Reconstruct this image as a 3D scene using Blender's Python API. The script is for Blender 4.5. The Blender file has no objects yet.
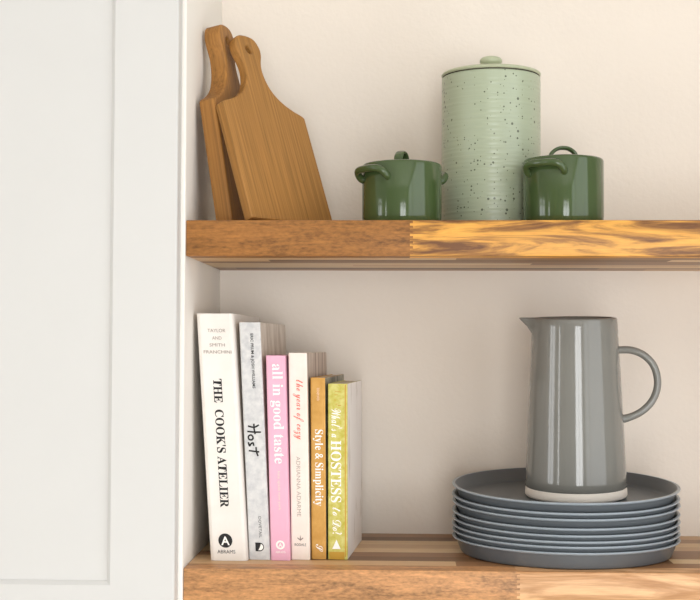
import bpy, bmesh, math, random
from mathutils import Vector, Matrix, Euler

random.seed(7)
scene = bpy.context.scene
COL = scene.collection
PI = math.pi
R = math.radians

# ------------------------------------------------------------------ camera
ZC = 1.68
FPX = 1300.0
YAW, PITCH = R(2.2), R(1.98)
cam_d = bpy.data.cameras.new('camera')
cam_d.sensor_width = 36.0
cam_d.lens = FPX / 700.0 * 36.0
cam = bpy.data.objects.new('camera', cam_d)
COL.objects.link(cam)
cam.location = (0, 0, ZC)
cam.rotation_euler = (PI / 2 + PITCH, 0, YAW)
scene.camera = cam
CAMROT = Euler((PI / 2 + PITCH, 0, YAW)).to_matrix() @ Matrix.Rotation(R(0.2), 3, 'Z')
cam.rotation_euler = CAMROT.to_euler()
CAMPOS = Vector((0, 0, ZC))


def ray(px, py):
    return CAMROT @ Vector(((px - 350) / FPX, -(py - 300) / FPX, -1.0))


def atY(px, py, Y):
    d = ray(px, py)
    return CAMPOS + d * (Y / d.y)


def atZ(px, py, z):
    d = ray(px, py)
    return CAMPOS + d * ((z - ZC) / d.z)


# ------------------------------------------------------------------ materials
def lin(c):
    out = []
    for v in c[:3]:
        v = v / 255.0
        out.append(v / 12.92 if v <= 0.04045 else ((v + 0.055) / 1.055) ** 2.4)
    return (out[0], out[1], out[2], 1.0)


class NT:
    def __init__(self, name):
        self.m = bpy.data.materials.new(name)
        self.m.use_nodes = True
        self.t = self.m.node_tree
        self.b = self.t.nodes['Principled BSDF']

    def n(self, kind, **kw):
        node = self.t.nodes.new(kind)
        for k, v in kw.items():
            setattr(node, k, v)
        return node

    def put(self, sock, v):
        if isinstance(v, bpy.types.NodeSocket):
            self.t.links.new(v, sock)
        else:
            sock.default_value = v

    def coord(self, kind='Object'):
        return self.n('ShaderNodeTexCoord').outputs[kind]

    def math(self, op, a, b=0.0, c=None):
        nd = self.n('ShaderNodeMath', operation=op)
        self.put(nd.inputs[0], a)
        self.put(nd.inputs[1], b)
        if c is not None:
            self.put(nd.inputs[2], c)
        return nd.outputs[0]

    def sep(self, v):
        nd = self.n('ShaderNodeSeparateXYZ')
        self.put(nd.inputs[0], v)
        return nd.outputs

    def comb(self, x=0.0, y=0.0, z=0.0):
        nd = self.n('ShaderNodeCombineXYZ')
        for i, v in enumerate((x, y, z)):
            self.put(nd.inputs[i], v)
        return nd.outputs[0]

    def scale(self, v, s):
        nd = self.n('ShaderNodeVectorMath', operation='MULTIPLY')
        self.put(nd.inputs[0], v)
        nd.inputs[1].default_value = s
        return nd.outputs[0]

    def math_vec(self, v, add):
        nd = self.n('ShaderNodeVectorMath', operation='ADD')
        self.put(nd.inputs[0], v)
        nd.inputs[1].default_value = add
        return nd.outputs[0]

    def noise(self, v, scale=5.0, detail=2.0, rough=0.5, dist=0.0):
        nd = self.n('ShaderNodeTexNoise')
        self.put(nd.inputs['Vector'], v)
        nd.inputs['Scale'].default_value = scale
        nd.inputs['Detail'].default_value = detail
        nd.inputs['Roughness'].default_value = rough
        nd.inputs['Distortion'].default_value = dist
        return nd.outputs['Fac']

    def ramp(self, f, stops, interp='LINEAR'):
        nd = self.n('ShaderNodeValToRGB')
        cr = nd.color_ramp
        cr.interpolation = interp
        while len(cr.elements) < len(stops):
            cr.elements.new(0.5)
        for e, (p, c) in zip(cr.elements, stops):
            e.position = p
            e.color = c if len(c) == 4 and max(c) <= 1.0001 else lin(c)
        self.put(nd.inputs[0], f)
        return nd.outputs[0]

    def mix(self, f, a, b, blend='MIX'):
        nd = self.n('ShaderNodeMix', data_type='RGBA', blend_type=blend)
        self.put(nd.inputs[0], f)
        self.put(nd.inputs[6], a)
        self.put(nd.inputs[7], b)
        return nd.outputs[2]

    def bump(self, h, strength=0.2, dist=0.001):
        nd = self.n('ShaderNodeBump')
        nd.inputs['Strength'].default_value = strength
        nd.inputs['Distance'].default_value = dist
        self.put(nd.inputs['Height'], h)
        self.put(self.b.inputs['Normal'], nd.outputs[0])

    def base(self, c, rough=0.5, spec=0.5):
        self.put(self.b.inputs['Base Color'], c)
        self.put(self.b.inputs['Roughness'], rough)
        self.b.inputs['Specular IOR Level'].default_value = spec
        return self.m


def paint(name, rgb, rough=0.5, var=0.03, scale=40, bump=0.0, spec=0.4, bscale=250):
    t = NT(name)
    co = t.coord()
    n = t.noise(co, scale, 4)
    c = lin(rgb)
    lo = tuple(v * (1 - var) for v in c[:3]) + (1,)
    hi = tuple(min(1, v * (1 + var)) for v in c[:3]) + (1,)
    col = t.ramp(n, [(0.3, lo), (0.7, hi)])
    if bump:
        t.bump(t.noise(co, bscale, 3), bump, 0.001)
    return t.base(col, rough, spec)


def butcher_block(name, xj, y0, left, right, figure):
    """Laminated oiled wood: staves along x, the front stave finger-jointed at xj."""
    t = NT(name)
    co = t.coord()
    x, y, z = t.sep(co)[0], t.sep(co)[1], t.sep(co)[2]
    idx = t.math('FLOOR', t.math('DIVIDE', t.math('SUBTRACT', y, y0 - 0.0001), 0.0285))
    off = t.math('MULTIPLY', t.math('FRACT', t.math('MULTIPLY', idx, 0.618)), 0.6)
    bx = t.math('FLOOR', t.math('DIVIDE', t.math('ADD', x, off), 0.43))
    wn = t.n('ShaderNodeTexWhiteNoise', noise_dimensions='2D')
    t.put(wn.inputs['Vector'], t.comb(idx, bx, 0.0))
    stave = t.ramp(wn.outputs['Value'], [(0.0, (128, 92, 60)), (0.2, (172, 130, 92)), (0.4, (226, 194, 150)),
                                        (0.6, (156, 114, 78)), (0.8, (212, 174, 130))], 'CONSTANT')
    # front stave, its finger joint a comb of short teeth
    tooth = t.math('MULTIPLY', t.math('GREATER_THAN', t.math('FRACT', t.math('MULTIPLY', z, 190.0)), 0.5), 0.0032)
    jx = t.math('ADD', t.math('SUBTRACT', x, xj), tooth)
    right_f = t.math('GREATER_THAN', jx, 0.0)
    g1 = t.math('ADD', t.math('MULTIPLY', t.noise(t.scale(co, (9, 40, 50)), 1.6, 7, 0.7, 0.8), 0.62), t.math('MULTIPLY', t.noise(t.scale(co, (120, 300, 300)), 1.3, 3, 0.6), 0.38))
    lcol = t.ramp(g1, [(0.36, tuple(int(v * 0.70) for v in left)), (0.5, left),
                       (0.64, tuple(min(255, int(v * 1.18)) for v in left))])
    g2 = t.noise(t.scale(t.math_vec(co, (-xj, 0, 0)), (4.6, 30, 42)), 1.15, 6, 0.58, 1.5)
    rcol = t.ramp(g2, [(0.37, figure), (0.45, tuple((a + b) // 2 for a, b in zip(figure, right))), (0.51, right),
                       (0.60, tuple(min(255, int(v * 1.10)) for v in right)), (0.70, tuple(int(v * 0.84) for v in right))])
    front = t.mix(right_f, lcol, rcol)
    isf = t.math('LESS_THAN', idx, 0.5)
    col = t.mix(isf, stave, front)
    fine = t.noise(t.scale(co, (26, 420, 420)), 1.6, 4, 0.6)
    col = t.mix(0.5, col, t.ramp(fine, [(0.25, (0.62, 0.57, 0.52, 1)), (0.6, (1, 1, 1, 1))]), 'MULTIPLY')
    t.bump(fine, 0.12, 0.0006)
    return t.base(col, 0.42, 0.4)


def board_wood(name, rgb):
    t = NT(name)
    co = t.coord()
    g = t.noise(t.scale(co, (330, 330, 6)), 1.3, 4, 0.55, 0.2)
    big = t.noise(t.scale(co, (18, 18, 3)), 1.5, 3)
    c1 = t.ramp(g, [(0.28, tuple(int(v * 0.83) for v in rgb)), (0.5, rgb), (0.72, tuple(min(255, int(v * 1.12)) for v in rgb))])
    col = t.mix(0.6, c1, t.ramp(big, [(0.3, (0.90, 0.87, 0.83, 1)), (0.65, (1, 1, 1, 1))]), 'MULTIPLY')
    t.bump(g, 0.15, 0.0005)
    return t.base(col, 0.55, 0.3)


def speckled_glaze(name, rgb):
    t = NT(name)
    co = t.coord()
    spots = []
    for sc, k in ((150, 0.85), (280, 0.95)):
        vz = t.n('ShaderNodeTexVoronoi')
        t.put(vz.inputs['Vector'], co)
        vz.inputs['Scale'].default_value = sc
        patch = t.noise(co, 26, 2)
        rnd = t.sep(vz.outputs['Color'])[0]
        thr = t.math('MULTIPLY', t.math('SUBTRACT', t.math('ADD', t.math('MULTIPLY', rnd, 0.62), t.math('MULTIPLY', patch, 0.55)), 0.60), k)
        spots.append(t.math('LESS_THAN', vz.outputs['Distance'], thr))
    spot = t.math('MAXIMUM', spots[0], spots[1])
    z = t.sep(co)[2]
    lines = t.noise(t.comb(0.0, 0.0, z), 420, 3)
    body = t.mix(lines, lin(tuple(int(v * 0.95) for v in rgb)), lin(tuple(min(255, int(v * 1.04)) for v in rgb)))
    col = t.mix(t.math('MULTIPLY', spot, 0.85), body, lin((62, 66, 46)))
    t.bump(lines, 0.25, 0.0012)
    t.base(col, 0.28, 0.5)
    return t.m


def glaze(name, rgb, rough=0.1, spec=0.5, var=0.08):
    t = NT(name)
    co = t.coord()
    n = t.noise(co, 14, 3)
    c = lin(rgb)
    col = t.ramp(n, [(0.3, tuple(v * (1 - var) for v in c[:3]) + (1,)), (0.7, tuple(v * (1 + var) for v in c[:3]) + (1,))])
    t.bump(t.noise(co, 35, 2), 0.05, 0.002)
    return t.base(col, rough, spec)


def jacket(name, a, b, scale=60, rough=0.45, stretch=(1, 1, 1), spec=0.35, p=(0.35, 0.65)):
    t = NT(name)
    co = t.scale(t.coord(), stretch)
    n = t.noise(co, scale, 4, 0.6)
    return t.base(t.ramp(n, [(p[0], a), (p[1], b)]), rough, spec)


def pages(name):
    t = NT(name)
    co = t.coord()
    n = t.noise(t.scale(co, (900, 6, 6)), 1.0, 2)
    return t.base(t.ramp(n, [(0.3, (196, 186, 168)), (0.7, (236, 228, 212))]), 0.8, 0.1)


M = {}
M['wall'] = paint('wall paint', (231, 221, 209), 0.8, 0.015, 9, 0.35, 0.2, 160)
M['room'] = paint('room paint', (188, 186, 182), 0.85, 0.02, 6, 0.0, 0.1)
M['ceiling'] = paint('ceiling paint', (236, 234, 230), 0.9, 0.01, 5, 0.0, 0.1)
M['floor'] = paint('floor boards', (196, 182, 164), 0.5, 0.12, 5, 0.0, 0.3)
M['white'] = paint('white cabinet paint', (206, 205, 202), 0.42, 0.006, 12, 0.03, 0.4)
M['side'] = paint('side panel paint', (236, 231, 223), 0.5, 0.01, 14, 0.04, 0.35)  # cabinet white, lightened and warmed: bounce light held in the colour
M['frame'] = paint('window frame paint', (235, 233, 229), 0.45, 0.01, 12)
M['black_ink'] = paint('black ink', (28, 26, 26), 0.6, 0.0)
M['grey_ink'] = paint('grey ink', (150, 136, 128), 0.7, 0.0)
M['mid_ink'] = paint('dark grey ink', (72, 70, 70), 0.7, 0.0)
M['pale_ink'] = paint('pale grey ink', (176, 162, 152), 0.7, 0.0)
M['white_ink'] = paint('white ink', (250, 246, 240), 0.6, 0.0)
M['cream_ink'] = paint('cream ink', (240, 216, 196), 0.6, 0.0)
M['red_ink'] = paint('coral ink', (226, 112, 98), 0.6, 0.0)
M['gold'] = paint('gold foil', (196, 152, 52), 0.35, 0.05)
M['canister'] = speckled_glaze('speckled sage glaze', (167, 176, 151))
M['canister_lid'] = glaze('sage lid glaze', (180, 186, 156), 0.3)
M['canister_rim'] = paint('dark unglazed rim', (62, 56, 46), 0.8)  # painted shade for the dark gap under the lid
M['pot'] = glaze('forest green glaze', (68, 85, 50), 0.08, 0.5)
M['jug'] = glaze('grey jug glaze', (122, 121, 115), 0.09, 0.55, 0.04)
M['jug_base'] = paint('raw clay base', (236, 228, 218), 0.75, 0.02)
M['plate'] = glaze('slate grey plate glaze', (98, 103, 107), 0.36, 0.5, 0.04)
M['plate_edge'] = glaze('plate edge glaze', (150, 160, 168), 0.3, 0.5, 0.03)
M['board_a'] = board_wood('oak board', (161, 115, 59))
M['board_b'] = board_wood('darker oak board', (157, 110, 56))
M['pages'] = pages('book pages')
M['wood_dark'] = paint('board hole', (96, 64, 36), 0.8)

# ------------------------------------------------------------------ mesh helpers


def link(name, me, mats, parent=None, smooth=None):
    o = bpy.data.objects.new(name, me)
    COL.objects.link(o)
    if not isinstance(mats, (list, tuple)):
        mats = [mats]
    for m in mats:
        me.materials.append(m)
    if parent:
        o.parent = parent
    if smooth is not None:
        me.polygons.foreach_set('use_smooth', [True] * len(me.polygons))
        if smooth < 3:
            try:
                me.set_sharp_from_angle(angle=smooth)
            except Exception:
                pass
    return o


def from_bm(name, bm, mats, parent=None, smooth=None):
    me = bpy.data.meshes.new(name)
    bmesh.ops.recalc_face_normals(bm, faces=bm.faces)
    bm.to_mesh(me)
    bm.free()
    return link(name, me, mats, parent, smooth)


def box_into(bm, a, b, bevel=0.0, seg=2, mi=0):
    tmp = bmesh.new()
    bmesh.ops.create_cube(tmp, size=1.0)
    for v in tmp.verts:
        v.co = Vector((a[i] + (b[i] - a[i]) * (v.co[i] + 0.5) for i in range(3)))
    if bevel:
        bmesh.ops.bevel(tmp, geom=tmp.edges[:], offset=bevel, segments=seg, affect='EDGES', profile=0.5)
    for f in tmp.faces:
        f.material_index = mi
    me = bpy.data.meshes.new('tmp')
    tmp.to_mesh(me)
    tmp.free()
    bm.from_mesh(me)
    bpy.data.meshes.remove(me)


def box(name, a, b, mat, parent=None, bevel=0.0, seg=2):
    bm = bmesh.new()
    box_into(bm, a, b, bevel, seg)
    return from_bm(name, bm, mat, parent, R(35) if bevel else None)


def lathe_bm(profile, seg=96, mi=None, closed=False):
    """profile: (r, z) from bottom axis up and round; mi: material index per span."""
    bm = bmesh.new()
    rings = []
    for r, z in profile:
        if r < 1e-6:
            rings.append([bm.verts.new((0, 0, z))])
        else:
            rings.append([bm.verts.new((r * math.cos(2 * PI * k / seg), r * math.sin(2 * PI * k / seg), z)) for k in range(seg)])
    pairs = list(zip(rings[:-1], rings[1:]))
    if closed:
        pairs.append((rings[-1], rings[0]))
    for i, (a, b) in enumerate(pairs):
        for k in range(seg):
            k2 = (k + 1) % seg
            if len(a) == 1 and len(b) == 1:
                continue
            if len(a) == 1:
                f = bm.faces.new((a[0], b[k2], b[k]))
            elif len(b) == 1:
                f = bm.faces.new((a[k], a[k2], b[0]))
            else:
                f = bm.faces.new((a[k], a[k2], b[k2], b[k]))
            if mi:
                f.material_index = mi[i]
    return bm


def tube_bm(pts, radii, seg=14, flat=1.0, up=Vector((0, 0, 1)), caps=True):
    """Swept tube through pts; flat scales the radius along the frame's second axis."""
    bm = bmesh.new()
    pts = [Vector(p) for p in pts]
    rings = []
    for i, p in enumerate(pts):
        t = (pts[min(i + 1, len(pts) - 1)] - pts[max(i - 1, 0)]).normalized()
        s = t.cross(up)
        if s.length < 1e-4:
            s = t.cross(Vector((1, 0, 0)))
        s.normalize()
        u = s.cross(t).normalized()
        r = radii[i] if isinstance(radii, (list, tuple)) else radii
        rings.append([bm.verts.new(p + s * math.cos(2 * PI * k / seg) * r + u * math.sin(2 * PI * k / seg) * r * flat) for k in range(seg)])
    for a, b in zip(rings[:-1], rings[1:]):
        for k in range(seg):
            bm.faces.new((a[k], a[(k + 1) % seg], b[(k + 1) % seg], b[k]))
    if caps:
        bm.faces.new(list(reversed(rings[0])))
        bm.faces.new(rings[-1])
    return bm


def spline(ctrl, n=10):
    """Catmull-Rom through control points."""
    c = [Vector(p) for p in ctrl]
    c = [c[0] * 2 - c[1]] + c + [c[-1] * 2 - c[-2]]
    out = []
    for i in range(1, len(c) - 2):
        p0, p1, p2, p3 = c[i - 1], c[i], c[i + 1], c[i + 2]
        for k in range(n):
            t = k / n
            out.append(0.5 * ((2 * p1) + (p2 - p0) * t + (2 * p0 - 5 * p1 + 4 * p2 - p3) * t * t + (3 * p1 - p0 - 3 * p2 + p3) * t ** 3))
    out.append(c[-2])
    return out


def thing(name, label, cat, loc=(0, 0, 0), group=None):
    o = bpy.data.objects.new(name, None)
    o.empty_display_size = 0.05
    COL.objects.link(o)
    o.location = loc
    o['label'] = label
    o['category'] = cat
    if group:
        o['group'] = group
    return o


def tag(o, label, cat, group=None):
    o['label'] = label
    o['category'] = cat
    if group:
        o['group'] = group
    return o


def struct(o):
    o['kind'] = 'structure'
    return o


# ------------------------------------------------------------------ key planes
Y1 = 1.333
zU0 = atY(300, 256.2, Y1).z
zU1 = atY(300, 220.0, Y1).z
Y2 = atZ(330, 270.6, zU0).y
zL1 = atY(430, 570.5, Y1).z
zL0 = zL1 - (zU1 - zU0)
XP = atY(185.7, 240, Y1).x           # face of the cabinet side panel
XR = 1.25                             # right wall
XL = -2.7                             # left wall of the room
YB = -2.7                             # wall opposite
ZT = 2.75
print('Y2', Y2, 'D', Y2 - Y1, 'zU', zU0 - ZC, zU1 - ZC, 'zL', zL1 - ZC, 'XP', XP)

# ------------------------------------------------------------------ room shell
struct(box('wall_back', (XL - 0.1, Y2, 0), (XR + 0.1, Y2 + 0.1, ZT), M['wall']))
struct(box('floor', (XL - 0.1, YB - 0.1, -0.1), (XR + 0.1, Y2 + 0.1, 0), M['floor']))
struct(box('ceiling', (XL - 0.1, YB - 0.1, ZT), (XR + 0.1, Y2 + 0.1, ZT + 0.1), M['ceiling']))


def wall_with_holes(name, axis, a0, a1, off0, off1, holes):
    """Wall slab with window openings; axis 'x' runs along x (off = y range) or 'y'."""
    bm = bmesh.new()

    def slab(u0, u1, z0, z1):
        if u1 - u0 < 1e-4 or z1 - z0 < 1e-4:
            return
        if axis == 'x':
            box_into(bm, (u0, off0, z0), (u1, off1, z1))
        else:
            box_into(bm, (off0, u0, z0), (off1, u1, z1))
    u = a0
    for (h0, h1, z0, z1) in sorted(holes):
        slab(u, h0, 0, ZT)
        slab(h0, h1, 0, z0)
        slab(h0, h1, z1, ZT)
        u = h1
    slab(u, a1, 0, ZT)
    return struct(from_bm(name, bm, M['room']))


def window(name, axis, u0, u1, z0, z1, off, bars_u, bars_z):
    bm = bmesh.new()
    t = 0.045

    def bar(a0, a1, b0, b1):
        if axis == 'x':
            box_into(bm, (a0, off - 0.03, b0), (a1, off + 0.03, b1), 0.004, 1)
        else:
            box_into(bm, (off - 0.03, a0, b0), (off + 0.03, a1, b1), 0.004, 1)
    bar(u0, u0 + t, z0, z1)
    bar(u1 - t, u1, z0, z1)
    bar(u0 + t, u1 - t, z0, z0 + t)
    bar(u0 + t, u1 - t, z1 - t, z1)
    for f in bars_u:
        c = u0 + (u1 - u0) * f
        bar(c - 0.022, c + 0.022, z0 + t, z1 - t)
    for zz in bars_z:
        bar(u0 + t, u1 - t, zz - 0.03, zz + 0.03)
    return struct(from_bm(name, bm, M['frame']))


WZ0, WZ1 = ZC - 0.75, ZC + 0.56
front_w = (-0.35, 0.85, 0.25, WZ1)
right_a = (-2.50, 0.95, 0.06, 2.68)
left_a = (-0.30, 0.80, WZ0, WZ1)
left_b = (-1.45, -1.05, WZ0, WZ1)
wall_with_holes('wall_front', 'x', XL - 0.1, XR + 0.1, YB - 0.1, YB, [front_w])
wall_with_holes('wall_right', 'y', YB, Y2, XR, XR + 0.1, [right_a])
wall_with_holes('wall_left', 'y', YB, Y2, XL - 0.1, XL, [left_a, left_b])
window('window_1', 'x', *front_w, YB - 0.05, [0.5], [ZC + 0.42])
window('window_2', 'y', *left_a, XL - 0.05, [0.5], [ZC + 0.42])
window('window_4', 'y', *right_a, XR + 0.05, [0.5], [])  # added opening, sized to bring soft fill light from the right
window('window_3', 'y', *left_b, XL - 0.05, [], [ZC + 0.42])


def daylight(name, loc, rot, sx, sy, power, col):
    d = bpy.data.lights.new(name, 'AREA')
    d.shape = 'RECTANGLE'
    d.size, d.size_y = sx, sy
    d.energy = power
    d.color = col
    o = bpy.data.objects.new(name, d)
    COL.objects.link(o)
    o.location = loc
    o.rotation_euler = rot
    return o


P_FRONT, P_LEFT, P_RIGHT = 142.0, 42.0, 104.0
# daylight just outside each opening, the right one added as fill
for (u0, u1, z0, z1), wall, power in ((front_w, 'front', P_FRONT), (left_a, 'left', P_LEFT), (left_b, 'left', P_LEFT * 0.5), (right_a, 'right', P_RIGHT)):
    um, zm = (u0 + u1) / 2, (z0 + z1) / 2
    loc, rot = {'front': ((um, YB - 0.14, zm), (PI / 2, 0, 0)), 'left': ((XL - 0.14, um, zm), (PI / 2, 0, -PI / 2)),
                'right': ((XR + 0.14, um, zm), (PI / 2, 0, PI / 2))}[wall]
    daylight('daylight', loc, rot, u1 - u0, z1 - z0, power, (0.985, 0.995, 1.0))

w = bpy.data.worlds.new('sky')
scene.world = w
w.use_nodes = True
w.node_tree.nodes['Background'].inputs[0].default_value = (0.85, 0.92, 1.0, 1)
w.node_tree.nodes['Background'].inputs[1].default_value = 1.2

# ------------------------------------------------------------------ cabinet
cab = thing('cabinet', 'tall white painted cabinet with recessed panel door left of the shelves', 'cabinet', (XP - 0.26, Y1 + 0.12, 0.0))


def rel(o, parent):
    """parent o to an Empty keeping its world placement"""
    o.parent = parent
    bpy.context.view_layer.update()
    o.matrix_parent_inverse = parent.matrix_world.inverted()
    return o


YD0, YD1 = 1.306, 1.327
xd1 = atY(176.6, 300, YD0).x
xd0 = xd1 - 0.50
zf = 0.0
zc0, zc1 = ZC - 0.335, ZC + 0.72
bm = bmesh.new()
yc0 = 1.3295
box_into(bm, (XP - 0.018, yc0, zf), (XP, Y2 - 0.0005, zc1), 0.0016, 3)
box_into(bm, (xd0 - 0.004, yc0, zf), (xd0 + 0.014, Y2 - 0.0005, zc1), 0.0015, 2)
box_into(bm, (xd0 + 0.012, yc0 + 0.002, zc0 + 0.001), (XP - 0.016, Y2 - 0.0005, zc0 + 0.018))
box_into(bm, (xd0 + 0.012, yc0 + 0.002, zc1 - 0.018), (XP - 0.016, Y2 - 0.0005, zc1 - 0.001))
box_into(bm, (xd0 + 0.012, Y2 - 0.012, zf + 0.01), (XP - 0.016, Y2 - 0.002, zc1 - 0.01))
rel(from_bm('carcass', bm, M['side'], None, R(35)), cab)

# shaker door: frame ring with a chamfered inner edge, panel set back
xi1 = atY(109.0, 300, YD0).x
zi0 = atY(60, 581, YD0).z
xi0 = xd0 + (xd1 - xi1)


def shaker(zd0, zd1, rail):
    bm = bmesh.new()

    def loop(x0, x1, z0, z1, y):
        return [bm.verts.new(p) for p in ((x0, y, z0), (x1, y, z0), (x1, y, z1), (x0, y, z1))]
    zi0, zi1 = zd0 + rail, zd1 - rail
    c, e = 0.0038, 0.0018
    L = [loop(xd0, xd1, zd0, zd1, YD1), loop(xd0, xd1, zd0, zd1, YD0 + e), loop(xd0 + e * .4, xd1 - e * .4, zd0 + e * .4, zd1 - e * .4, YD0 + e * .35),
         loop(xd0 + e, xd1 - e, zd0 + e, zd1 - e, YD0),
         loop(xi0 - c, xi1 + c, zi0 - c, zi1 + c, YD0), loop(xi0, xi1, zi0, zi1, YD0 + c), loop(xi0, xi1, zi0, zi1, YD1)]
    for a, b in zip(L, L[1:] + L[:1]):
        for k in range(4):
            bm.faces.new((a[k], a[(k + 1) % 4], b[(k + 1) % 4], b[k]))
    door = rel(from_bm('door', bm, M['white'], None, R(20)), cab)
    pan = box('door_panel', (xi0, YD0 + 0.0048, zi0), (xi1, YD1 - 0.002, zi1), M['white'])
    pan.parent = door


shaker(zc0 + 0.002, zc1 - 0.002, zi0 - zc0 - 0.002)
shaker(0.10, zc0 - 0.002, 0.07)
rel(box('plinth', (xd0 + 0.002, YD1 + 0.03, 0.0), (XP - 0.02, YD1 + 0.045, 0.098), M['side']), cab)

# ------------------------------------------------------------------ shelves
M['shelf_u'] = butcher_block('acacia block upper', atY(413, 240, Y1).x, Y1, (150, 101, 51), (216, 157, 72), (112, 72, 38))
M['shelf_l'] = butcher_block('acacia block lower', atY(520, 590, Y1).x, Y1, (188, 138, 92), (219, 172, 126), (184, 134, 86))


def shelf(name, z0, z1, mat, label):
    o = box(name, (XP + 0.0002, Y1, z0), (XR - 0.001, Y2 - 0.0005, z1), mat, None, 0.0014, 2)
    return tag(o, label, 'shelf', None)


shelf('wooden_shelf', zU0, zU1, M['shelf_u'], 'upper thick wooden shelf, under the green pots and cutting boards')
shelf('wooden_shelf', zL0, zL1, M['shelf_l'], 'lower thick wooden shelf, under the row of books and grey plates')

# ------------------------------------------------------------------ cutting boards
HALF = [(0.0600, 0.0), (0.0600, 0.1340), (0.0560, 0.1372), (0.0450, 0.1415), (0.0335, 0.1480), (0.0240, 0.1565), (0.0180, 0.1665),
        (0.0145, 0.1780), (0.0140, 0.1870), (0.0160, 0.1955), (0.0190, 0.2030), (0.0200, 0.2100), (0.0190, 0.2150), (0.0155, 0.2215), (0.0090, 0.2252), (0.0, 0.2262)]


def board_mesh(name, thick, wscale=1.0, tall=1.0, head=1.0):
    cu = bpy.data.curves.new(name, 'CURVE')
    cu.dimensions = '2D'
    cu.fill_mode = 'BOTH'
    bev = 0.0022
    cu.extrude = thick / 2 - bev
    cu.bevel_depth = bev
    cu.bevel_resolution = 2
    cu.offset = -bev
    half = [HALF[0]] + [(p.x, p.y) for p in spline([(a, b, 0) for a, b in HALF[1:]], 4)]
    half = [(x * (wscale + (head - wscale) * min(1.0, max(0.0, (y - 0.137) / 0.03))), y if y < 0.134 else 0.134 + (y - 0.134) * tall) for x, y in half]
    hy = 0.134 + (0.2085 - 0.134) * tall
    pts = half + [(-x, y) for x, y in reversed(half[:-1])]
    hole = [(0.0047 * math.cos(2 * PI * k / 24), hy + 0.0047 * math.sin(2 * PI * k / 24)) for k in range(24)]
    for loop_ in (pts, hole):
        s = cu.splines.new('POLY')
        s.points.add(len(loop_) - 1)
        for q, (x, y) in zip(s.points, loop_):
            q.co = (x, y, 0, 1)
        s.use_cyclic_u = True
    o = bpy.data.objects.new('tmp', cu)
    COL.objects.link(o)
    bpy.context.view_layer.update()
    dg = bpy.context.evaluated_depsgraph_get()
    me = bpy.data.meshes.new_from_object(o.evaluated_get(dg))
    bpy.data.objects.remove(o)
    me.materials.clear()
    # (x, y, z) -> local x across, z up the board, -y the face; front face on y = 0
    for v in me.vertices:
        x, y, z = v.co
        v.co = (x, thick / 2 - z, y)
    me.name = name
    return me


def place_board(label, mat, corner, theta, lean, thick, width=0.12, tall=1.0, head=1.0):
    """corner: world xy of the front-left bottom corner; theta: yaw of the width direction; lean: back lean."""
    me = board_mesh('cutting_board', thick, width / 0.12, tall, head)
    o = link('cutting_board', me, mat, None, R(40))
    wdir = Vector((math.cos(theta), math.sin(theta), 0))
    back = Vector((-math.sin(theta), math.cos(theta), 0))
    up = (back * math.sin(lean) + Vector((0, 0, 1)) * math.cos(lean)).normalized()
    dep = wdir.cross(up) * -1.0       # into the board
    rot = Matrix((wdir, dep, up)).transposed().to_4x4()
    # lowest point is the back or front bottom edge
    low = thick * math.sin(lean)
    o.matrix_world = Matrix.Translation(Vector((corner[0], corner[1], zU1 + low + 0.0003)) + wdir * width / 2) @ rot
    return tag(o, label, 'cutting board', 'wooden cutting boards')


place_board('oak cutting board leaning in front of the other, its broad face visible', M['board_a'],
            (-0.1540, 1.3458), R(53.0), R(19.5), 0.012, 0.134, 1.02, 1.0)
place_board('oak cutting board seen edge-on, leaning behind against the white side panel', M['board_b'],
            (-0.1785, 1.3765), R(74), R(9.2), 0.0195, 0.123, 1.045, 1.06)

# ------------------------------------------------------------------ canister
cc = atY(491, 240, 1.487)
can = thing('canister', 'tall pale sage speckled ribbed canister between two green pots', 'canister', (cc.x, 1.487, zU1 + 0.0003))
hC = atY(491, 68.5, 1.487 - 0.056).z - zU1
rC = 0.0563
prof = [(0, 0.0), (rC - 0.003, 0.0), (rC - 0.0008, 0.0012)]
nrib = 34
for k in range(nrib * 6 + 1):
    z = 0.003 + (hC - 0.0045) * k / (nrib * 6)
    rib = 0.00007 * math.sin(2 * PI * k / 6.0) + 0.00006 * math.sin(k * 0.71)
    prof.append((rC + rib, z))
prof += [(rC - 0.0012, hC), (rC - 0.004, hC), (rC - 0.005, hC - 0.003), (rC - 0.005, 0.006), (0, 0.005)]
from_bm('body', lathe_bm(prof, 128), M['canister'], can, R(60))
from_bm('rim', lathe_bm([(rC - 0.0045, hC - 0.0005), (rC - 0.0015, hC - 0.0005), (rC - 0.0012, hC + 0.0016), (rC - 0.0045, hC + 0.0016)], 128, None, True), M['canister_rim'], can, R(40))  # dark ring standing in for shade between body and lid
zl = hC + 0.0012
lid = from_bm('lid', lathe_bm([(0, zl), (rC - 0.0015, zl), (rC + 0.0002, zl + 0.0008), (rC + 0.0006, zl + 0.0022), (rC - 0.0004, zl + 0.0036), (rC - 0.005, zl + 0.0050), (0.032, zl + 0.0066), (0.012, zl + 0.0076), (0, zl + 0.0078)], 128), M['canister_lid'], can, R(50))
zk = zl + 0.0074
from_bm('knob', lathe_bm([(0.0080, zk - 0.001), (0.0066, zk + 0.0015), (0.0064, zk + 0.0045), (0.0080, zk + 0.0062), (0.0112, zk + 0.0076), (0.0129, zk + 0.0102), (0.0128, zk + 0.0126), (0.0112, zk + 0.0148), (0.0075, zk + 0.0162), (0, zk + 0.0167)], 48), M['canister_lid'], lid, 3.2)

# ------------------------------------------------------------------ lidded pots


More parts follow.
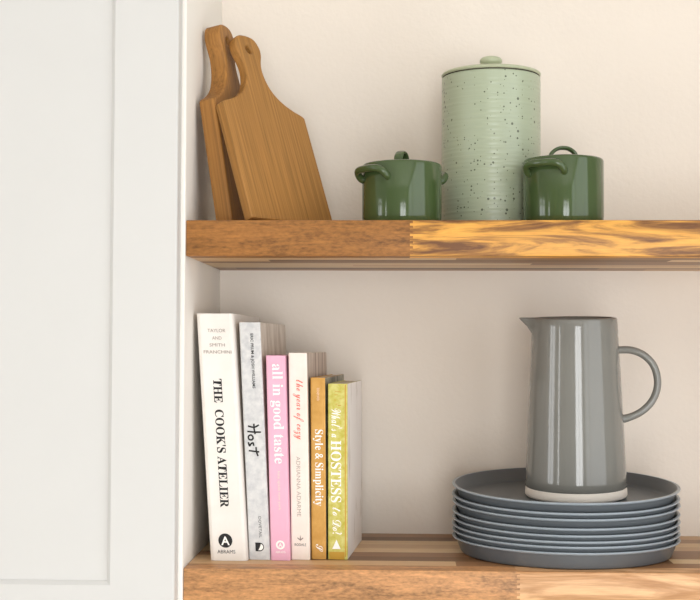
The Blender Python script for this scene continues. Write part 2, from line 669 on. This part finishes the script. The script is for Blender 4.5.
def make_pot(label, px, Y, ytop, az, lid_az):
    c = atY(px, 200, Y)
    r = 0.0433
    t = thing('lidded_pot', label, 'pot', (c.x, Y, zU1 + 0.0003), 'small green lidded pots')
    h = atY(px, ytop, Y - r).z - zU1
    from_bm('body', lathe_bm([(0, 0), (r - 0.006, 0), (r - 0.0025, 0.001), (r - 0.0006, 0.004), (r, 0.010), (r, h - 0.003), (r - 0.0006, h - 0.001), (r - 0.002, h),
                              (r - 0.0040, h - 0.001), (r - 0.0045, h - 0.004), (r - 0.0045, 0.006), (0, 0.005)], 96), M['pot'], t, R(50))
    ld = from_bm('lid', lathe_bm([(0, h - 0.003), (r - 0.0050, h - 0.003), (r - 0.0044, h - 0.0006), (r - 0.0058, h + 0.0006), (r - 0.014, h + 0.0022), (r * 0.4, h + 0.0036), (0, h + 0.0040)], 96), M['pot'], t, R(50))
    # arched strap on the lid
    u = Vector((math.cos(lid_az), math.sin(lid_az), 0))
    pts = spline([u * -0.0145 + Vector((0, 0, h + 0.001)), u * -0.0128 + Vector((0, 0, h + 0.0070)), u * -0.0070 + Vector((0, 0, h + 0.0118)),
                  Vector((0, 0, h + 0.0132)), u * 0.0070 + Vector((0, 0, h + 0.0118)), u * 0.0128 + Vector((0, 0, h + 0.0070)), u * 0.0145 + Vector((0, 0, h + 0.001))], 8)
    from_bm('lid_handle', tube_bm(pts, 0.0043, 14, 0.5, up=Vector((-u.y, u.x, 0)).cross(Vector((0, 0, 1))) if False else Vector((0, 0, 1))) if False else strap_bm(pts, Vector((-u.y, u.x, 0)), 0.0050, 0.0021), M['pot'], ld, 3.2)
    # two side loops
    for a in (az, az + PI):
        da = R(28)
        zh = h - 0.0095
        ctrl = []
        for f, rr, dzz in ((-1.05, r - 0.003, -0.0092), (-1.02, r + 0.0022, -0.0066), (-0.86, r + 0.0058, -0.0018), (-0.55, r + 0.0072, 0.0006), (0.0, r + 0.0072, 0.0010), (0.55, r + 0.0072, 0.0006), (0.86, r + 0.0058, -0.0018), (1.02, r + 0.0022, -0.0066), (1.05, r - 0.003, -0.0092)):
            an = a + da * f
            ctrl.append((rr * math.cos(an), rr * math.sin(an), zh + dzz))
        # straighten the outer bar a little between its two roots
        from_bm('side_handle', tube_bm(spline(ctrl, 6), 0.0040, 14), M['pot'], t, 3.2)
    return t


def strap_bm(pts, side, hw, ht):
    """Rounded flat strap: half width hw along side, half thickness ht."""
    bm = bmesh.new()
    rings = []
    seg = 16
    for i, p in enumerate(pts):
        tdir = (pts[min(i + 1, len(pts) - 1)] - pts[max(i - 1, 0)]).normalized()
        nrm = side.cross(tdir).normalized()
        ring = []
        for k in range(seg):
            a = 2 * PI * k / seg
            cx, sx = math.cos(a), math.sin(a)
            ring.append(bm.verts.new(p + side * hw * math.copysign(abs(cx) ** 0.7, cx) + nrm * ht * math.copysign(abs(sx) ** 0.8, sx)))
        rings.append(ring)
    for a, b in zip(rings[:-1], rings[1:]):
        for k in range(seg):
            bm.faces.new((a[k], a[(k + 1) % seg], b[(k + 1) % seg], b[k]))
    bm.faces.new(list(reversed(rings[0])))
    bm.faces.new(rings[-1])
    return bm


make_pot('dark green lidded pot left of the speckled canister', 401.8, 1.412, 159.5, R(-90 - 50), R(74))
make_pot('dark green lidded pot right of the speckled canister', 563.3, 1.412, 154.5, R(-90 - 35), R(6))

# ------------------------------------------------------------------ stacked plates
RP = 0.1246
Yp = Y2 - RP - 0.0085
pc = atY(564.6, 545, Yp)
HP = 0.0185
plate_prof = [(0, 0.0006), (0.096, 0.0006), (0.098, 0.0), (0.1120, 0.0), (0.1142, 0.0006), (0.1154, 0.0022), (0.1204, 0.0145), (RP - 0.0026, 0.0158), (RP - 0.0005, 0.0168),
              (RP, 0.0176), (RP - 0.0004, 0.0184), (RP - 0.0014, HP), (RP - 0.0032, HP), (RP - 0.0041, HP - 0.0004),
              (0.1157, 0.0066), (0.1135, 0.0049), (0.104, 0.0044), (0, 0.0044)]
pmi = [0] * (len(plate_prof) - 1)
for i in (7, 8, 9, 10, 11):
    pmi[i] = 1
bm = lathe_bm(plate_prof, 160, pmi)
plate0 = tag(from_bm('dinner_plate', bm, [M['plate'], M['plate_edge']], None, R(50)), 'slate grey plate at the very bottom of the stack, resting on the lower shelf', 'plate', 'stack of grey plates')
ords = ['slate grey plate, second from the bottom of the stack', 'slate grey plate, third from the bottom of the stack', 'slate grey plate, fourth from the bottom of the stack',
        'slate grey plate, fourth from the top of the stack', 'slate grey plate, third from the top of the stack', 'slate grey plate, second from the top of the stack',
        'slate grey plate on top of the stack, directly under the jug']
gaps_px = [6.0, 5.2, 6.0, 6.8, 9.2, 6.0, 10.0]
z, tilt = zL1 + 0.0003, 0.0
jit = [(0, 0), (0.0003, 0), (-0.0001, 0), (0.0004, 0), (0.0001, 0), (0.0004, 0), (-0.0001, 0), (0.0001, 0)]
plate0.location = (pc.x + 0.0004, Yp, z)
for i, lab in enumerate(ords):
    o = plate0.copy()
    COL.objects.link(o)
    o['label'] = lab
    tilt += R(0.44)
    z += gaps_px[i] / FPX * 1.335 + 0.125 * R(0.44)
    o.location = (pc.x + jit[i + 1][0], Yp - 0.0002 * i, z)
    o.rotation_euler = (tilt, 0, 0)
    top_loc, top_rot = o.location.copy(), o.rotation_euler.copy()

# ------------------------------------------------------------------ jug
jug = thing('jug', 'tall grey glazed jug with pale bare base standing on the stacked plates', 'jug')
rotm = top_rot.to_matrix()
jb = atY(576.3, 500, top_loc.y - 0.003)
jug.location = top_loc + rotm @ Vector((jb.x - top_loc.x, 0.000, 0.0055))
jug.rotation_euler = (top_rot.x, R(-0.7), 0)
HJ, RB, RT = 0.1975, 0.0560, 0.0462


def jug_r(z):
    f = z / HJ
    return RB + (RT - RB) * (0.9 * f + 0.1 * f * f)


zb = 0.0105
prof = [(jug_r(zb) - 0.001, zb), (jug_r(zb) + 0.0004, zb + 0.0012)]
for k in range(1, 25):
    z = zb + 0.002 + (HJ - 0.004 - zb) * k / 24
    prof.append((jug_r(z) + 0.0002, z))
prof += [(RT - 0.0004, HJ - 0.0006), (RT - 0.0018, HJ), (RT - 0.0034, HJ - 0.0006)]
for k in range(16):
    z = HJ - 0.003 - (HJ - 0.012) * k / 15
    prof.append((jug_r(z) - 0.0042, z))
prof += [(0.0, 0.0085)]
bm = lathe_bm(prof, 128)
for v in bm.verts:           # pinch a spout out of the rim on the left
    if v.co.z > HJ - 0.017:
        a = math.atan2(v.co.y, v.co.x)
        d = abs((a - PI + PI) % (2 * PI) - PI)
        fz = max(0.0, (v.co.z - (HJ - 0.017)) / 0.017)
        wgt = math.exp(-(d / 0.20) ** 2) * fz ** 1.25
        v.co.x -= 0.0160 * wgt
        v.co.z += 0.0004 * wgt
        v.co.y *= 1 - 0.25 * wgt
body = from_bm('body', bm, M['jug'], jug, R(60))
from_bm('base_band', lathe_bm([(0, 0.0), (RB - 0.0028, 0.0), (RB - 0.0010, 0.0008), (RB, 0.0028), (jug_r(zb) , zb - 0.0006), (jug_r(zb) - 0.0012, zb + 0.0004), (0, zb + 0.0004)], 128), M['jug_base'], jug, R(50))
hp = []
sc_ = 1.45 / FPX


def jl(px, py):
    # jug-local (x, z) of a photo point in the jug's own plane
    p = atY(px, py, jug.location.y)
    q = Matrix.LocRotScale(jug.location, jug.rotation_euler, None).inverted() @ p
    return (q.x, 0.0, q.z)


ctrl = [jl(609, 350.5), jl(617, 349.5), jl(630, 349.8), jl(642, 354.5), jl(651.5, 364), jl(656, 377), jl(655.5, 390), jl(650, 402), jl(640, 411.5), jl(628, 417), jl(618, 419)]
pts = spline(ctrl, 7)
n = len(pts)
rad = [0.0041 + 0.0012 * max(0, 1 - i / 8.0) + 0.0010 * max(0, 1 - (n - 1 - i) / 8.0) for i in range(n)]
from_bm('handle', tube_bm(pts, rad, 18, 1.0, up=Vector((0, 1, 0))), M['jug'], jug, 3.2)

# ------------------------------------------------------------------ books


def text_verts(s, bold=0.0, shear=0.0):
    cu = bpy.data.curves.new('t', 'FONT')
    cu.body = s
    cu.size = 1.0
    cu.resolution_u = 3
    cu.offset = bold
    cu.shear = shear
    o = bpy.data.objects.new('t', cu)
    COL.objects.link(o)
    bpy.context.view_layer.update()
    dg = bpy.context.evaluated_depsgraph_get()
    me = bpy.data.meshes.new_from_object(o.evaluated_get(dg))
    bpy.data.objects.remove(o)
    return me


def serif(s):
    out = ''
    for ch in s:
        if 'A' <= ch <= 'Z':
            out += chr(0x1D400 + ord(ch) - 65)
        elif 'a' <= ch <= 'z':
            out += chr(0x1D41A + ord(ch) - 97)
        else:
            out += ch
    return out


def script(s):
    out = ''
    for ch in s:
        if 'A' <= ch <= 'Z':
            out += chr(0x1D4D0 + ord(ch) - 65)
        elif 'a' <= ch <= 'z':
            out += chr(0x1D4EA + ord(ch) - 97)
        else:
            out += ch
    return out


BOOKS = []


class Book:
    def __init__(self, label, corners, dep, yaw, spine_mat, cover_mat, Hround=0.0015, hard=False):
        """corners: photo px TL, TR, BL, BR of the spine"""
        (tl, tr, bl, br) = corners
        self.c = corners
        bc = ((bl[0] + br[0]) / 2, (bl[1] + br[1]) / 2)
        g = atZ(bc[0], bc[1], zL1)
        Y = g.y
        P = [atY(p[0], p[1], Y) for p in corners]
        bot, top = (P[2] + P[3]) / 2, (P[0] + P[1]) / 2
        up = top - bot
        self.H = up.length
        self.k = up.x / up.z
        self.H = up.z
        self.W = ((P[1] - P[0]).length + (P[3] - P[2]).length) / 2
        t = thing('book', label, 'book', (0, 0, 0), 'books standing on the lower shelf')
        t.matrix_world = Matrix.Translation(Vector((bot.x, Y, zL1 + 0.0003))) @ Matrix.Rotation(yaw, 4, 'Z')
        BOOKS.append(self)
        self.t = t
        W, H, D = self.W, self.H, dep
        th = 0.0022
        ov = 0.003 if hard else 0.0006
        # case: spine and two boards bent from one sheet
        bm = bmesh.new()
        rd = Hround
        path = [(W / 2, D), (W / 2, rd), (W / 2 - rd * 0.3, rd * 0.3), (W / 2 - rd, 0), (-W / 2 + rd, 0), (-W / 2 + rd * 0.3, rd * 0.3), (-W / 2, rd), (-W / 2, D)]
        inner = [(W / 2 - th, D), (W / 2 - th, rd + th), (W / 2 - th - rd * .2, th + rd * .3), (W / 2 - th - rd, th), (-W / 2 + th + rd, th), (-W / 2 + th + rd * .2, th + rd * .3), (-W / 2 + th, rd + th), (-W / 2 + th, D)]
        v = []
        for (x, y) in path:
            v.append([bm.verts.new((x, y, 0)), bm.verts.new((x, y, H))])
        u = []
        for (x, y) in inner:
            u.append([bm.verts.new((x, y, 0)), bm.verts.new((x, y, H))])
        for i in range(7):
            f = bm.faces.new((v[i][0], v[i + 1][0], v[i + 1][1], v[i][1]))
            f.material_index = 1 if i in (0, 6) else 0
            bm.faces.new((u[i][0], u[i][1], u[i + 1][1], u[i + 1][0])).material_index = 0
            bm.faces.new((v[i][0], u[i][0], u[i + 1][0], v[i + 1][0])).material_index = 0
            bm.faces.new((v[i][1], v[i + 1][1], u[i + 1][1], u[i][1])).material_index = 0
        for i in (0, 7):
            bm.faces.new((v[i][0], v[i][1], u[i][1], u[i][0])).material_index = 1
        from_bm('cover', bm, [spine_mat, cover_mat], t, None)
        box('page_block', (-W / 2 + th + 0.0002, th + 0.001, ov), (W / 2 - th - 0.0002, D - ov - 0.001, H - ov), M['pages'], t)

    def zpx(self, y):
        t = (y - self.c[0][1]) / (self.c[2][1] - self.c[0][1])
        return self.H * (1 - t)

    def wpx(self):
        return ((self.c[1][0] - self.c[0][0]) + (self.c[3][0] - self.c[2][0])) / 2

    def text(self, name, s, y0, y1, hpx, frac, mat, bold=0.0, shear=0.0):
        """running down the spine from y0 to y1 (photo px), letters hpx tall, centred at frac of the width"""
        me = text_verts(s, bold, shear)
        xs = [q.co.x for q in me.vertices]
        ys = [q.co.y for q in me.vertices]
        xa, xb, ya, yb = min(xs), max(xs), min(ys), max(ys)
        z0, z1 = self.zpx(y0), self.zpx(y1)
        hw = hpx / self.wpx() * self.W
        cx = (frac - 0.5) * self.W
        for q in me.vertices:
            tx = (q.co.x - xa) / (xb - xa)
            ty = (q.co.y - ya) / (yb - ya) - 0.5
            q.co = (cx + ty * hw, -0.00025, z0 + (z1 - z0) * tx)
        me.materials.clear()
        return link(name, me, mat, self.t)

    def line(self, name, s, yc, wpx_, hpx, frac, mat, bold=0.0):
        me = text_verts(s, bold)
        xs = [q.co.x for q in me.vertices]
        ys = [q.co.y for q in me.vertices]
        xa, xb, ya, yb = min(xs), max(xs), min(ys), max(ys)
        k = self.W / self.wpx()
        cx = (frac - 0.5) * self.W
        zc_ = self.zpx(yc)
        for q in me.vertices:
            tx = (q.co.x - xa) / (xb - xa) - 0.5
            ty = (q.co.y - ya) / (yb - ya) - 0.5
            q.co = (cx + tx * wpx_ * k, -0.00045, zc_ + ty * hpx * k)
        me.materials.clear()
        return link(name, me, mat, self.t)

    def shape(self, name, polys, yc, size, frac, mat, lift=0.0003):
        """flat mark from polygons in unit coords (x right, y up)"""
        bm = bmesh.new()
        k = self.W / self.wpx() * size
        cx = (frac - 0.5) * self.W
        zc_ = self.zpx(yc)
        for poly in polys:
            bm.faces.new([bm.verts.new((cx + x * k, -lift, zc_ + y * k)) for x, y in poly])
        return from_bm(name, bm, mat, self.t)

    def strokes(self, name, lines, y0, y1, hpx, frac, mat, wid=0.05):
        """pen strokes in reading coordinates: x 0..1 down the spine, y 0..1 letter height"""
        bm = bmesh.new()
        z0, z1 = self.zpx(y0), self.zpx(y1)
        hw = hpx / self.wpx() * self.W
        cx = (frac - 0.5) * self.W
        for ln in lines:
            pts = [Vector((cx + (p.y - 0.5) * hw, 0, z0 + (z1 - z0) * p.x)) for p in spline([(a, b, 0) for a, b in ln], 6)]
            tw = wid * hw
            L_, R_ = [], []
            for i, p in enumerate(pts):
                d = (pts[min(i + 1, len(pts) - 1)] - pts[max(i - 1, 0)]).normalized()
                nn = Vector((d.z, 0, -d.x)) * tw
                L_.append(bm.verts.new((p.x + nn.x, -0.0003, p.z + nn.z)))
                R_.append(bm.verts.new((p.x - nn.x, -0.0003, p.z - nn.z)))
            for i in range(len(pts) - 1):
                bm.faces.new((L_[i], R_[i], R_[i + 1], L_[i + 1]))
        return from_bm(name, bm, mat, self.t)


def disc(n=36, r=0.5, cx=0, cy=0):
    return [(cx + r * math.cos(2 * PI * k / n), cy + r * math.sin(2 * PI * k / n)) for k in range(n)]


def ring(n=36, r0=0.42, r1=0.5):
    out = []
    for k in range(n):
        a, b = 2 * PI * k / n, 2 * PI * (k + 1) / n
        out.append([(r0 * math.cos(a), r0 * math.sin(a)), (r1 * math.cos(a), r1 * math.sin(a)), (r1 * math.cos(b), r1 * math.sin(b)), (r0 * math.cos(b), r0 * math.sin(b))])
    return out


J = {}
J['ivory'] = jacket('ivory paper jacket', (231, 224, 216), (236, 230, 223), 25, 0.5)
J['grey'] = jacket('mottled grey linen', (196, 196, 197), (220, 219, 217), 110, 0.55)
J['grey_cover'] = jacket('grey beige photo cover', (188, 172, 156), (224, 213, 201), 18, 0.45, (1, 3, 1))
J['pink'] = jacket('pink cloth', (233, 176, 198), (236, 181, 202), 60, 0.6)
J['cream'] = jacket('cream jacket', (236, 222, 210), (242, 230, 220), 40, 0.5)
J['taupe_cover'] = jacket('taupe photo cover', (146, 120, 103), (212, 195, 180), 9, 0.45, (1, 9, 0.6))
J['ochre'] = jacket('ochre cloth', (196, 144, 66), (214, 164, 88), 60, 0.55)
J['ochre_cover'] = jacket('dark photo cover', (70, 68, 56), (176, 170, 150), 40, 0.45)
J['chartreuse'] = jacket('chartreuse pattern', (186, 174, 60), (210, 204, 124), 120, 0.4, (1, 1, 1))
J['pale_cover'] = jacket('pale sketch cover', (196, 182, 166), (236, 228, 221), 14, 0.5, (1, 2.2, 1), 0.35, (0.28, 0.42))

YW = R(-3.0)
b1 = Book('thick ivory book with black title, leaning on the white side panel', ((195.3, 313.9), (233.2, 313.7), (210.6, 561), (247, 561)), 0.195, R(-2.0), J['ivory'], J['ivory'], 0.004)
b1.line('author_name', 'TAYLOR', 331, 18, 3.4, 0.53, M['grey_ink'])
b1.line('author_name', 'AND', 338.5, 9.5, 3.2, 0.53, M['grey_ink'])
b1.line('author_name', 'SMITH', 345.5, 15.5, 3.2, 0.53, M['grey_ink'])
b1.line('author_name', 'FRANCHINI', 352.5, 28, 3.2, 0.53, M['grey_ink'])
b1.text('spine_title', serif("THE  COOK'S ATELIER"), 379.5, 508, 9.2, 0.48, M['black_ink'], 0.008)
b1.shape('publisher_mark', [disc()], 541, 14.0, 0.44, M['black_ink'])
b1.line('publisher_letter', 'A', 541.2, 8.5, 8.5, 0.44, M['white_ink'], 0.02)
b1.line('publisher_name', 'ABRAMS', 552, 18, 3.6, 0.45, M['mid_ink'])

b2 = Book('mottled grey book with brushed black script title, beside the thick ivory book', ((238.3, 322.7), (260.4, 322.5), (249.5, 560), (270.3, 560)), 0.185, R(-3.2), J['grey'], J['grey_cover'])
b2.text('author_name', 'ERIC PRUM & JOSH WILLIAMS', 334, 389, 3.9, 0.56, M['black_ink'], 0.012)
HOST = [[(0.02, 0.86), (0.10, 0.5), (0.06, 0.06)], [(0.26, 0.98), (0.26, 0.5), (0.24, 0.0)], [(-0.02, 0.5), (0.15, 0.5), (0.33, 0.56)],
        [(0.45, 0.42), (0.36, 0.28), (0.40, 0.08), (0.50, 0.10), (0.52, 0.30), (0.45, 0.42)],
        [(0.72, 0.42), (0.62, 0.38), (0.66, 0.22), (0.72, 0.12), (0.60, 0.04)],
        [(0.92, 0.80), (0.90, 0.40), (0.88, 0.05)], [(0.76, 0.58), (0.92, 0.60), (1.06, 0.70)]]
b2.strokes('spine_title', HOST, 425, 455, 14.0, 0.50, M['black_ink'], 0.058)
b2.text('publisher_name', 'DOVETAIL', 517, 538, 2.8, 0.58, M['mid_ink'])
b2.shape('publisher_mark', [[(-0.5, 0.5), (-0.5, -0.5), (0.0, -0.5)] + [(0.5 * math.sin(a), -0.5 * math.cos(a)) for a in [k * PI / 12 for k in range(1, 12)]] + [(0.0, 0.5)]], 547.3, 8.6, 0.52, M['black_ink'])
b2.shape('publisher_leaf', [[(-0.22, -0.38), (0.05, -0.36)] + [(0.36 * math.sin(a), -0.36 * math.cos(a)) for a in [k * PI / 12 for k in range(1, 12)]] + [(0.02, 0.1)]], 547.3, 8.6, 0.54, M['white_ink'], 0.0005)

b3 = Book('pink book with white lettering, third from the left panel', ((265.2, 356), (285.2, 355.6), (271.2, 561), (289.6, 560.5)), 0.15, R(-3.4), J['pink'], J['pink'])
b3.text('spine_title', serif('all in good taste'), 364.5, 464.5, 13.5, 0.52, M['white_ink'])
b3.text('author_name', 'kate spade new york', 472, 511, 3.2, 0.52, M['cream_ink'])
b3.shape('publisher_mark', ring(36, 0.30, 0.5), 545.5, 9.0, 0.52, M['white_ink'])
b3.line('publisher_letter', 'A', 545.6, 4.0, 4.0, 0.52, M['white_ink'], 0.02)
b3.line('publisher_name', 'ABRAMS', 552.6, 10, 2.2, 0.52, M['white_ink'])

b4 = Book('cream book with coral handwritten title, between the pink and ochre books', ((287.6, 353), (307.4, 353.4), (291.8, 560), (309.6, 560)), 0.165, R(-4.0), J['cream'], J['taupe_cover'])
b4.text('spine_title', script('the year of cozy'), 380, 440, 10.5, 0.50, M['red_ink'])
b4.text('author_name', 'ADRIANNA ADARME', 457, 517, 4.0, 0.45, M['pale_ink'])
LEAF = [[(0, -0.5), (0.08, 0.0), (0, 0.5), (-0.08, 0.0)], [(0, -0.35), (0.42, -0.05), (0.40, 0.12), (0.05, -0.12)], [(0, -0.35), (-0.05, -0.12), (-0.40, 0.12), (-0.42, -0.05)]]
b4.shape('publisher_mark', LEAF, 538.5, 7.0, 0.50, M['grey_ink'])
b4.line('publisher_name', 'RODALE', 545, 11.5, 2.6, 0.50, M['mid_ink'])

b5 = Book('narrow ochre book with white lettering, between the cream and chartreuse books', ((310.2, 378), (325.0, 378), (311.2, 559.6), (326.2, 559.4)), 0.165, R(-4.6), J['ochre'], J['ochre_cover'])
b5.text('author_name', 'TED KENNEDY WATSON', 388, 401, 2.4, 0.52, M['cream_ink'])
b5.text('spine_title', serif('Style & Simplicity'), 430, 506.5, 10.5, 0.50, M['white_ink'])
b5.text('publisher_mark', script('S'), 544.5, 552, 7.0, 0.55, M['white_ink'])

b6 = Book('chartreuse and gold book with white lettering, rightmost of the row', ((327.8, 384), (347.3, 384), (327.6, 559.8), (347.8, 559.6)), 0.14, R(-4.5), J['chartreuse'], J['pale_cover'])
b6.text('spine_title', script("What's a"), 409, 438, 11, 0.46, M['white_ink'])
b6.text('spine_title', serif('HOSTESS'), 441, 503, 10.5, 0.42, M['white_ink'])
b6.text('spine_title', script('to Do?'), 508, 535, 9.5, 0.48, M['white_ink'])
b6.shape('publisher_mark', [[(-0.5, -0.5), (0.5, -0.5), (0.0, 0.6)]], 545.2, 8.5, 0.44, M['white_ink'])
hw = b6.W / 2
k6 = b6.W / b6.wpx()
bm = bmesh.new()
for (x0, x1, z0, z1) in ((hw - 2.6 * k6, hw - 1.4 * k6, 0.003, b6.H - 0.001), (-hw + 1.6 * k6, hw - 3.0 * k6, 0.0, 7.5 * k6)):
    bm.faces.new([bm.verts.new(p) for p in ((x0, -0.0002, z0), (x1, -0.0002, z0), (x1, -0.0002, z1), (x0, -0.0002, z1))])
from_bm('gold_edging', bm, M['gold'], b6.t)
rr = random.Random(3)
bm = bmesh.new()
for k in range(9):          # little engraved sketch near the top of the spine
    x0 = rr.uniform(-0.55, 0.35) * hw
    z0 = b6.H - rr.uniform(0.008, 0.026)
    a, b = rr.uniform(1.2, 3.5) * k6, rr.uniform(0.5, 1.0) * k6
    bm.faces.new([bm.verts.new(p) for p in ((x0, -0.0002, z0), (x0 + a, -0.0002, z0 + b * .4), (x0 + a, -0.0002, z0 + b), (x0, -0.0002, z0 + b))])
from_bm('spine_sketch', bm, M['gold'], b6.t)

for b in BOOKS:              # the row slumps to the left, each book a little less than the one before
    for ch in b.t.children_recursive:
        for v in ch.data.vertices:
            v.co.x += v.co.z * b.k

# ------------------------------------------------------------------ output look
vs = scene.view_settings
vs.view_transform = 'Standard'
vs.look = 'None'
vs.exposure = -0.98
vs.gamma = 1.0
vs.use_curve_mapping = False
